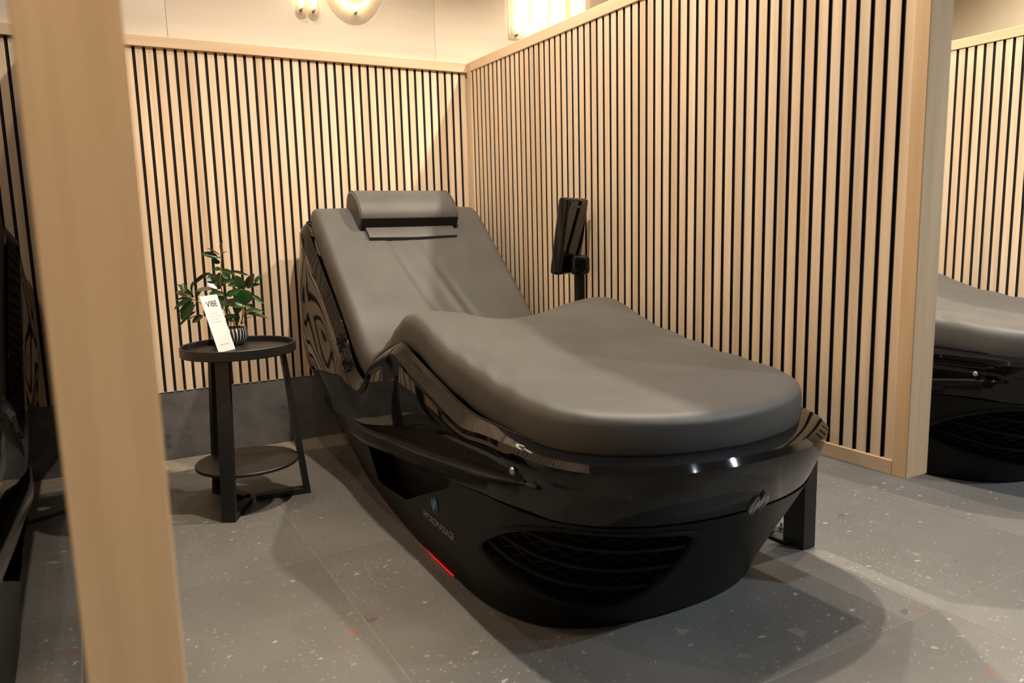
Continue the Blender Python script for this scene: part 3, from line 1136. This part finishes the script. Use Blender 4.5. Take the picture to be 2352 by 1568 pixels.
# ---- touch screen on a pole on the right side
pole = obj('screen_pole', boxmesh('screen_pole', -.017, .017, -.012, .012, .30, .83, .005, 2), 'satin', lounger, (0.425, -1.115 - LY, 0))
joint = obj('screen_joint', boxmesh('screen_joint', -.040, .036, -.034, .034, -.036, .040, .018, 4), 'gloss', lounger, (0.425, -1.115 - LY, .83), (0, 0, -.35))
tab_me = boxmesh('screen_housing', -.085, .085, -.019, .019, -.148, .148, .012, 3)
for v in tab_me.vertices:        # housing thickens towards its foot and bows slightly
    k = (0.148 - v.co.z) / 0.296
    if v.co.y < 0:
        v.co.y -= 0.022 * k * (1 - k) * 2 + 0.006
tablet = obj('screen_housing', tab_me, 'gloss', lounger, (0.395, -1.085 - LY, .945), (math.radians(9), 0, 0.50))
obj('screen_glass', boxmesh('screen_glass', -.076, .076, .0185, .0205, -.125, .135, .001, 1), 'screen', tablet)
tm2 = text_mesh('HYDROMASSAGE', 0.013)
obj('lettering', tm2, 'print', tablet, (0.02, -.0272, .112), (math.pi / 2, 0, 0))

# copies of the lounger for the neighbouring bays
l2 = copy_tree(lounger)
l2.location = (LX + 1.92, LY + 0.03, 0)
l2['label'] = 'black massage lounger with grey cushion partly hidden behind the right partition'
l3 = copy_tree(lounger)
l3.location = (LX - 1.915, LY, 0)
for ch in [c for c in bpy.data.objects if c.parent == l3 and c.name.split('.')[0] in ('screen_pole', 'screen_joint', 'screen_housing', 'light_strip')]:
    for g_ in [c for c in bpy.data.objects if c.parent == ch]:
        bpy.data.objects.remove(g_)
    bpy.data.objects.remove(ch)
l3['label'] = 'glossy black massage lounger cut off at the left picture edge'

# ------------------------------------------------------------------ headrest pillow
pp_ = [(-.236, 1.092), (-.246, 1.128), (-.262, 1.150), (-.286, 1.160), (-.318, 1.157), (-.352, 1.143), (-.385, 1.121), (-.410, 1.096), (-.426, 1.066), (-.434, 1.040), (-.433, 1.034), (-.412, 1.000), (-.404, .985), (-.385, .998)]
PB = (-.505, -.33, 1.03)


def pillow(bx, extra=0.0):
    p = thing('headrest_pillow', None, 'pillow', (PB[0] + bx, PB[1], PB[2]))
    xs2 = [-.232, -.228, -.218, -.2, -.1, 0, .1, .2, .218, .228, .232]
    sc = [.90, .955, .985, 1, 1, 1, 1, 1, .985, .955, .90]
    c = np.array([-.335, 1.06])
    V, F = [], []
    n = len(pp_)
    for x, k in zip(xs2, sc):
        for (y, z) in pp_:
            q = c + (np.array([y, z]) - c) * k
            V.append((x, q[0] - PB[1], q[1] - PB[2]))
    for i in range(len(xs2) - 1):
        for j in range(n):
            F.append((i * n + j, i * n + (j + 1) % n, (i + 1) * n + (j + 1) % n, (i + 1) * n + j))
    F.append(tuple(range(n))); F.append(tuple((len(xs2) - 1) * n + j for j in range(n))[::-1])
    me = mesh('pillow_pad', V, F, 42)
    bm = bmesh.new(); bm.from_mesh(me); bmesh.ops.recalc_face_normals(bm, faces=bm.faces); bm.to_mesh(me); bm.free()
    pad = obj('pad', me, 'leather', p)
    for s in (-1, 1):
        pts = []
        for (y, z) in pp_[:11]:
            q = c + (np.array([y, z]) - c) * 0.992
            pts.append((s * .2235, q[0] - PB[1], q[1] - PB[2]))
        obj('piping', tube('piping', pts, 0.0022, 6), 'leather', pad)
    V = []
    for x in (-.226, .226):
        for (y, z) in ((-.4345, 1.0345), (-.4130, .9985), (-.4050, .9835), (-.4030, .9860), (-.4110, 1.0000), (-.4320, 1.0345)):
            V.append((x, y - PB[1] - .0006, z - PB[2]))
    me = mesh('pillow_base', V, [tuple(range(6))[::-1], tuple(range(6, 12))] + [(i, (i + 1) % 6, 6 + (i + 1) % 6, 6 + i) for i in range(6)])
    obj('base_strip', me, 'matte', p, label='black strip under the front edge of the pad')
    # flap lying on the backrest below the pad
    V, F = [], []
    fp = [(-.385, 1.020), (-.425, .988), (-.452, .968), (-.461, .956), (-.452, .944), (-.41, .975)]
    for x in (-.205, 0, .205):
        sag = -0.004 if x == 0 else 0
        for (y, z) in fp:
            V.append((x, y - PB[1] + sag, z - PB[2] + sag))
    n = len(fp)
    for i in range(2):
        for j in range(n):
            F.append((i * n + j, i * n + (j + 1) % n, (i + 1) * n + (j + 1) % n, (i + 1) * n + j))
    F.append(tuple(range(n))); F.append(tuple(2 * n + j for j in range(n))[::-1])
    me = mesh('pillow_flap', V, F, 40)
    bm = bmesh.new(); bm.from_mesh(me); bmesh.ops.recalc_face_normals(bm, faces=bm.faces); bm.to_mesh(me); bm.free()
    obj('flap', me, 'leather', p)
    return p


pl = pillow(0)
pl['label'] = 'grey headrest pillow with a flap on the backrest of the central lounger'

# ------------------------------------------------------------------ side table
TC = (-1.321, -0.742)
ft = [(-1.430, -.923), (-1.104, -.755), (-1.410, -.556)]
table = thing('side_table', 'round black tray side table with a lower shelf left of the central lounger', 'table', (TC[0], TC[1], 0))
tray = obj('tray', lathe('tray', [(0.0, .560), (.195, .560), (.199, .563), (.199, .593), (.197, .595), (.193, .595), (.191, .592), (.190, .574), (0.0, .574)], 96, 30), 'tabletop', table)
obj('lower_shelf', lathe('lower_shelf', [(0.0, .148), (.180, .148), (.182, .150), (.182, .158), (.180, .160), (0.0, .160)], 96, 30), 'tabletop', table)
for (fx, fy) in ft:
    d = Vector((fx - TC[0], fy - TC[1], 0)); rad = d.length; d.normalize()
    ang = math.atan2(d.y, d.x)
    w, t_ = 0.024, 0.009
    r_top, r_bot = 0.150, rad
    V, F = [], []
    # L shaped flat bar: from under the tray out and down to the foot, then back to the centre along the floor
    path = [((r_top - t_), .560), ((r_bot - 2 * t_ - .004), .02), (0.02, .02), (0.02, .0), (r_bot, .0), (r_top + t_, .560)]
    for s_ in (-w, w):
        for (r, z) in path:
            V.append((r, s_ if z > .03 or r > .1 else s_ * .6, z))
    n = len(path)
    F = [(0, 1, 4, 5), (1, 2, 3, 4), (n + 5, n + 4, n + 1, n), (n + 4, n + 3, n + 2, n + 1)]
    for i in range(n):
        j = (i + 1) % n
        F.append((j, i, n + i, n + j))
    obj('leg', mesh('table_leg', V, F, 30), 'steel', table, (0, 0, 0), (0, 0, ang))

# ------------------------------------------------------------------ plant
POT = Vector((-1.328, -.605, .574))
plant = thing('potted_plant', 'small leafy green plant in a striped bowl on the side table', 'plant', POT)
pot = obj('pot', lathe('pot', [(0.0, 0.0), (.042, 0.0), (.054, .008), (.063, .024), (.066, .040), (.064, .056), (.061, .064), (.057, .064), (.058, .05), (0.0, .05)], 64, 50), 'pot', plant)
obj('soil', lathe('soil', [(.0585, .050), (.045, .056), (.02, .060), (0.0, .061)], 32, 60), 'soil', plant)
CU = 0.000252
PRV = Vector((math.cos(.51), -math.sin(.51), 0)); PFW = Vector((math.sin(.51), math.cos(.51), 0))


def pc(cx, cy, dep=0.0):
    """photo-derived sketch units -> plant local metres (sketch plane through the stems)"""
    return PRV * ((cx - 810) * CU) + Vector((0, 0, 1)) * (.074 + (1330 - cy) * CU) + PFW * dep


stems = [([(900, 1330, 0), (840, 1150, .0), (760, 850, .0), (745, 700, -.005), (765, 480, 0), (790, 260, .0), (810, 160, 0)], .0028),
         ([(760, 1330, .01), (640, 1150, 0), (480, 1000, -.02), (320, 900, -.03), (230, 810, -.035)], .0022),
         ([(1000, 1320, 0), (1040, 1200, -.01), (1070, 1040, -.02), (1090, 850, -.02), (1115, 770, -.02)], .0024),
         ([(960, 1320, .02), (1000, 1150, .04), (960, 900, .05), (900, 700, .05)], .0022),
         ([(820, 1330, .02), (700, 1150, .05), (620, 950, .06), (590, 700, .05)], .0022),
         ([(1010, 1320, 0), (1100, 1230, 0), (1250, 1190, -.01), (1400, 1220, -.01)], .0014)]
for pts, r in stems:
    P3 = catmull(np.array([tuple(pc(*p)) for p in pts]), 20)
    obj('stem', tube('stem', [Vector(p) for p in P3], [r * (1 - .5 * i / 19) for i in range(20)], 7), 'stem', plant)


def leaf_mesh():
    """unit leaf along +x, width along y, obovate with a folded midrib and drooping tip"""
    V, F = [], []
    nx, nyy = 9, 5
    for i in range(nx):
        t = i / (nx - 1)
        w = 0.5 * (math.sin(math.pi * min(t ** 0.85, 1)) ** 0.75) if 0 < t < 1 else 0.012
        for j in range(nyy):
            s_ = -1 + 2 * j / (nyy - 1)
            V.append((t, s_ * w, abs(s_) * w * 0.28 - 0.16 * t * t + .10 * t))
    for i in range(nx - 1):
        for j in range(nyy - 1):
            a = i * nyy + j
            F.append((a, a + nyy, a + nyy + 1, a + 1))
    return mesh('leaf', V, F, 180)


LEAF = leaf_mesh()
leaves = [(790, 230, 835, 85, 60, 0), (800, 275, 895, 240, 40, 0), (745, 300, 605, 180, 22, .01), (738, 325, 523, 260, 100, 0), (775, 345, 600, 342, 40, .012), (752, 418, 720, 330, 95, -.01),
          (765, 505, 648, 490, 70, 0), (775, 510, 998, 580, 75, -.01), (765, 560, 885, 640, 100, .01), (850, 540, 1130, 600, 50, .02), (730, 790, 560, 570, 215, .0), (735, 760, 690, 560, 150, .03),
          (575, 548, 265, 740, 70, .02), (800, 695, 985, 660, 90, -.02), (830, 735, 1075, 750, 110, .01), (1110, 795, 1005, 600, 150, -.01), (1115, 795, 1250, 585, 130, .01), (1140, 775, 1312, 735, 60, .02),
          (1108, 795, 1140, 1015, 225, -.035), (1085, 820, 880, 850, 105, -.02), (1080, 1000, 1240, 940, 90, .0), (330, 905, 140, 705, 75, .0), (320, 900, 68, 815, 110, -.01), (325, 905, 90, 930, 55, .01), (335, 920, 75, 1055, 105, -.02),
          (330, 930, 120, 1125, 60, .0), (300, 860, 365, 665, 70, .01), (240, 820, 195, 690, 40, -.02), (345, 960, 170, 1210, 150, -.02), (340, 1000, 190, 1260, 50, .01), (600, 850, 810, 850, 85, -.03), (625, 790, 420, 800, 90, -.01),
          (690, 1060, 1030, 950, 130, -.03), (640, 900, 790, 1060, 140, .02), (790, 990, 1050, 1060, 160, .01), (460, 1180, 278, 1270, 120, -.01), (350, 1110, 103, 1330, 45, .0), (300, 1190, 175, 1255, 45, .02),
          (1210, 890, 1388, 1010, 60, -.01), (1060, 1130, 1315, 1140, 80, .0), (1050, 1170, 1425, 1228, 30, .0), (780, 1195, 1010, 1190, 60, -.02), (860, 1290, 785, 1180, 60, .0), (910, 1300, 960, 1120, 80, .01), (980, 1290, 925, 1190, 60, -.01),
          (560, 900, 500, 1060, 130, .03), (520, 1050, 420, 1200, 110, .03), (700, 1150, 560, 1260, 110, .03), (930, 1000, 900, 1180, 130, .04), (880, 860, 760, 900, 110, .04), (960, 700, 860, 780, 110, .04), (640, 700, 560, 830, 120, .05),
          (1090, 900, 980, 1010, 110, .03), (1070, 1040, 1190, 1110, 80, .02), (1200, 730, 1290, 610, 60, .03), (330, 900, 430, 780, 80, .03), (600, 1000, 700, 1130, 120, .02)]
for (bx, by, tx, ty2, w, dep) in leaves:
    b = pc(bx, by, dep)
    tip = pc(tx, ty2, dep + random.uniform(-.028, .018))
    d = tip - b
    Ln = d.length
    d.normalize()
    # leaf normal: a mix of up and toward the room
    nrm = (Vector((0, 0, 1)) * random.uniform(.35, .9) - PFW * random.uniform(.45, 1.0) + PRV * random.uniform(-.35, .35))
    if w < 50:
        nrm = Vector((0, 0, 1)) - PFW * .15
    nrm = (nrm - d * nrm.dot(d)).normalized()
    sd = nrm.cross(d)
    wsc = w * CU * random.uniform(1.0, 1.12)
    if w < 50:
        wsc = max(wsc, .022)
    m4 = Matrix.Identity(4)
    for i in range(3):
        m4[i][0] = d[i] * Ln * 1.05; m4[i][1] = sd[i] * wsc; m4[i][2] = nrm[i] * Ln * .7; m4[i][3] = b[i]
    lf = obj('leaf', LEAF, 'leaf', plant)
    lf.matrix_local = m4

# ------------------------------------------------------------------ printed card leaning on the bowl
e = Vector((.722, .692, 0)).normalized(); nb = Vector((-.692, .722, 0)).normalized()
base = Vector((-1.365, -.765, .5745))
upv = (Vector((0, 0, .198)) + nb * .060)
CH = upv.length
upv.normalize()
nf = e.cross(upv).normalized()       # faces the room
card = thing('printed_card', 'white printed card leaning against the plant bowl on the side table', 'card', base)
m4 = Matrix.Identity(4)
for i in range(3):
    m4[i][0], m4[i][1], m4[i][2], m4[i][3] = e[i], upv[i], nf[i], base[i]
card.matrix_world = m4
CW = .092
obj('card_sheet', boxmesh('card_sheet', -CW / 2, CW / 2, 0, CH, -.0012, 0, .0003, 1), 'card', card)
obj('lettering', text_mesh('VIBE', 0.030), 'ink', card, (0.002, CH * .80, .0004), (0, 0, 0), label='black bold lettering at the top of the card')
for row, (yy, wd) in enumerate(((.665, .36), (.615, .62), (.565, .52), (.515, .60), (.115, .56))):
    V, F = [], []
    x = -CW * wd / 2
    while x < CW * wd / 2:
        lw = random.uniform(.0018, .0034)
        i0 = len(V)
        hh = random.uniform(.0035, .005)
        V += [(x, 0, 0), (x + lw * .55, 0, 0), (x + lw * .55, hh, 0), (x, hh, 0)]
        F.append((i0, i0 + 1, i0 + 2, i0 + 3))
        x += lw + (.0022 if random.random() < .15 else .0006)
    obj('text_line', mesh('text_line', V, F), 'greyink', card, (0, CH * yy, .0003))

# ------------------------------------------------------------------ neon signs on the back wall
YN = -0.030


def arc(cx, cz, rx, rz, a0, a1, n=24):
    return [(cx + rx * math.cos(math.radians(a0 + (a1 - a0) * i / n)), YN, cz + rz * math.sin(math.radians(a0 + (a1 - a0) * i / n))) for i in range(n + 1)]


def neon_sign(label, tubes, plates, pins):
    x0 = sum(t[0][0] for t in tubes) / len(tubes)
    sign = thing('neon_sign', label, 'neon sign', (x0, 0, 2.0), 0, 'neon signs above the slats')
    for pts in tubes:
        obj('neon_tube', tube('neon_tube', [(p[0] - x0, p[1], p[2] - 2.0) for p in pts], 0.008, 10), 'neon', sign)
    for pts, wd in plates:
        V, F = [], []
        n = len(pts)
        V = [(p[0] - x0, -.012, p[1] - 2.0) for p in pts] + [(p[0] - x0, -.006, p[1] - 2.0) for p in pts]
        F = [tuple(range(n)), tuple(range(n, 2 * n))[::-1]] + [(i, n + i, n + (i + 1) % n, (i + 1) % n) for i in range(n)]
        obj('acrylic_backing', mesh('acrylic_backing', V, F), 'acrylic', sign)
    for (px, pz_) in pins:
        obj('standoff', lathe('standoff', [(0.0, 0.0), (.005, 0.0), (.005, .024), (0.0, .024)], 12), 'zinc', sign, (px - x0, .006, pz_ - 2.0), (math.pi / 2, 0, 0))
    return sign


def stadium(cx, w, zb, zt, n=12):
    r = w / 2
    p = [(cx + r * math.cos(math.radians(180 + 180 * i / n)), zb + r + r * math.sin(math.radians(180 + 180 * i / n))) for i in range(n + 1)]
    p += [(cx + r * math.cos(math.radians(180 * i / n)), zt - r + r * math.sin(math.radians(180 * i / n))) for i in range(n + 1)]
    return p


oval = arc(-.575, 2.20, .118, .19, 0, 360, 48)[:-1]
tubes1 = [[(-.818, YN, 1.985), (-.818, YN, 2.36)], [(-.762, YN, 1.985), (-.762, YN, 2.36)], arc(-.575, 2.20, .112, .195, -268, 88, 48)]
plates1 = [(stadium(-.818, .055, 1.945, 2.40), 0), (stadium(-.762, .055, 1.945, 2.40), 0),
           ([(-.575 + .165 * math.cos(math.radians(a)), 2.20 + .255 * math.sin(math.radians(a))) for a in range(0, 360, 10)], 0)]
neon_sign('glowing warm white neon letters high on the wall behind the central lounger', tubes1, plates1, [(-.818, 1.972), (-.762, 1.972), (-.565, 1.985), (-.69, 2.30)])
tubes2 = []
for x in (.30, .345, .415, .462, .53, .575, .665, .705):
    tubes2.append([(x, YN, 2.002 + (.01 if x > .4 else 0)), (x, YN, 2.40)])
tubes2.append([(.305, YN, 1.998), (.34, YN, 1.993), (.41, YN, 1.998)])
plates2 = [([(.255, 1.955), (.755, 1.955), (.755, 2.43), (.255, 2.43)], 0)]
neon_sign('glowing warm white neon bars above the cap of the right partition', tubes2, plates2, [(.297, 1.968), (.72, 1.975)])

# ------------------------------------------------------------------ cable on the floor at left
cab = thing('power_cable', 'thin black power cable curving over the dark floor at left', 'cable', (-1.98, -.52, 0))
P3 = catmull(np.array([(-.35, -.06, .006), (-.22, -.075, .006), (-.10, -.045, .006), (.0, 0, .006), (.10, .07, .006), (.16, .20, .006), (.17, .42, .006)]), 40)
obj('cord', tube('cord', [Vector(p) for p in P3], 0.006, 8), 'matte', cab)

# ------------------------------------------------------------------ ceiling lamps
LAMPL = ['round white ceiling spotlight above the central lounger', 'round white ceiling spotlight just right of the central slatted partition', 'round white ceiling spotlight above the side table',
         'round white ceiling spotlight above the left lounger', 'round white ceiling spotlight above the right lounger', 'added white ceiling spotlight brightening the cream right wall',
         'added cool fill spotlight over the aisle in front of the central lounger', 'added cool fill spotlight over the aisle in front of the right lounger', 'added warm fill spotlight turned towards the blurred left partition end']
for i, (x, y, w, c, cone) in enumerate(SPOTS):
    lamp = thing('ceiling_spotlight', None, 'spotlight', (x, y, CEIL), 0, 'ceiling spotlights')
    lamp['label'] = LAMPL[i]
    obj('trim_ring', lathe('trim_ring', [(.036, 0.0), (.055, 0.0), (.055, -.006), (.05, -.010), (.038, -.010), (.036, 0.0)], 32), 'card', lamp)
    obj('lamp_disc', lathe('lamp_disc', [(0.0, -.004), (.036, -.004), (.036, -.002), (0.0, -.002)], 32), 'coolfill' if c is COOL else 'warmlamp', lamp)
    ld = bpy.data.lights.new('spot', 'SPOT')
    ld.energy = w * 10
    ld.color = c
    ld.spot_size = math.radians(cone)
    ld.spot_blend = 0.5
    ld.shadow_soft_size = 0.035
    lo = bpy.data.objects.new('spot_lamp', ld)
    COL.objects.link(lo)
    lo.parent = lamp
    lo.location = (0, 0, -.03)
    if cone < 40:                 # added fill spot, swivelled to brighten the near end of the left partition
        lo.rotation_euler = (math.radians(26), 0, 0)

# stepped led line on the ceiling over the bays
strip = thing('led_strip', 'stepped white led line on the ceiling above the bays', 'light strip', (0, -0.95, CEIL))
for (xa, ya, xb, yb) in ((-2.2, 0, 0.15, 0), (.15, 0, .15, .16), (.15, .16, 2.6, .16)):
    x0, x1 = min(xa, xb) - .012, max(xa, xb) + .012
    y0, y1 = min(ya, yb) - .012, max(ya, yb) + .012
    obj('led_profile', boxmesh('led_profile', x0, x1, y0, y1, -.02, -.001), 'ledline', strip)
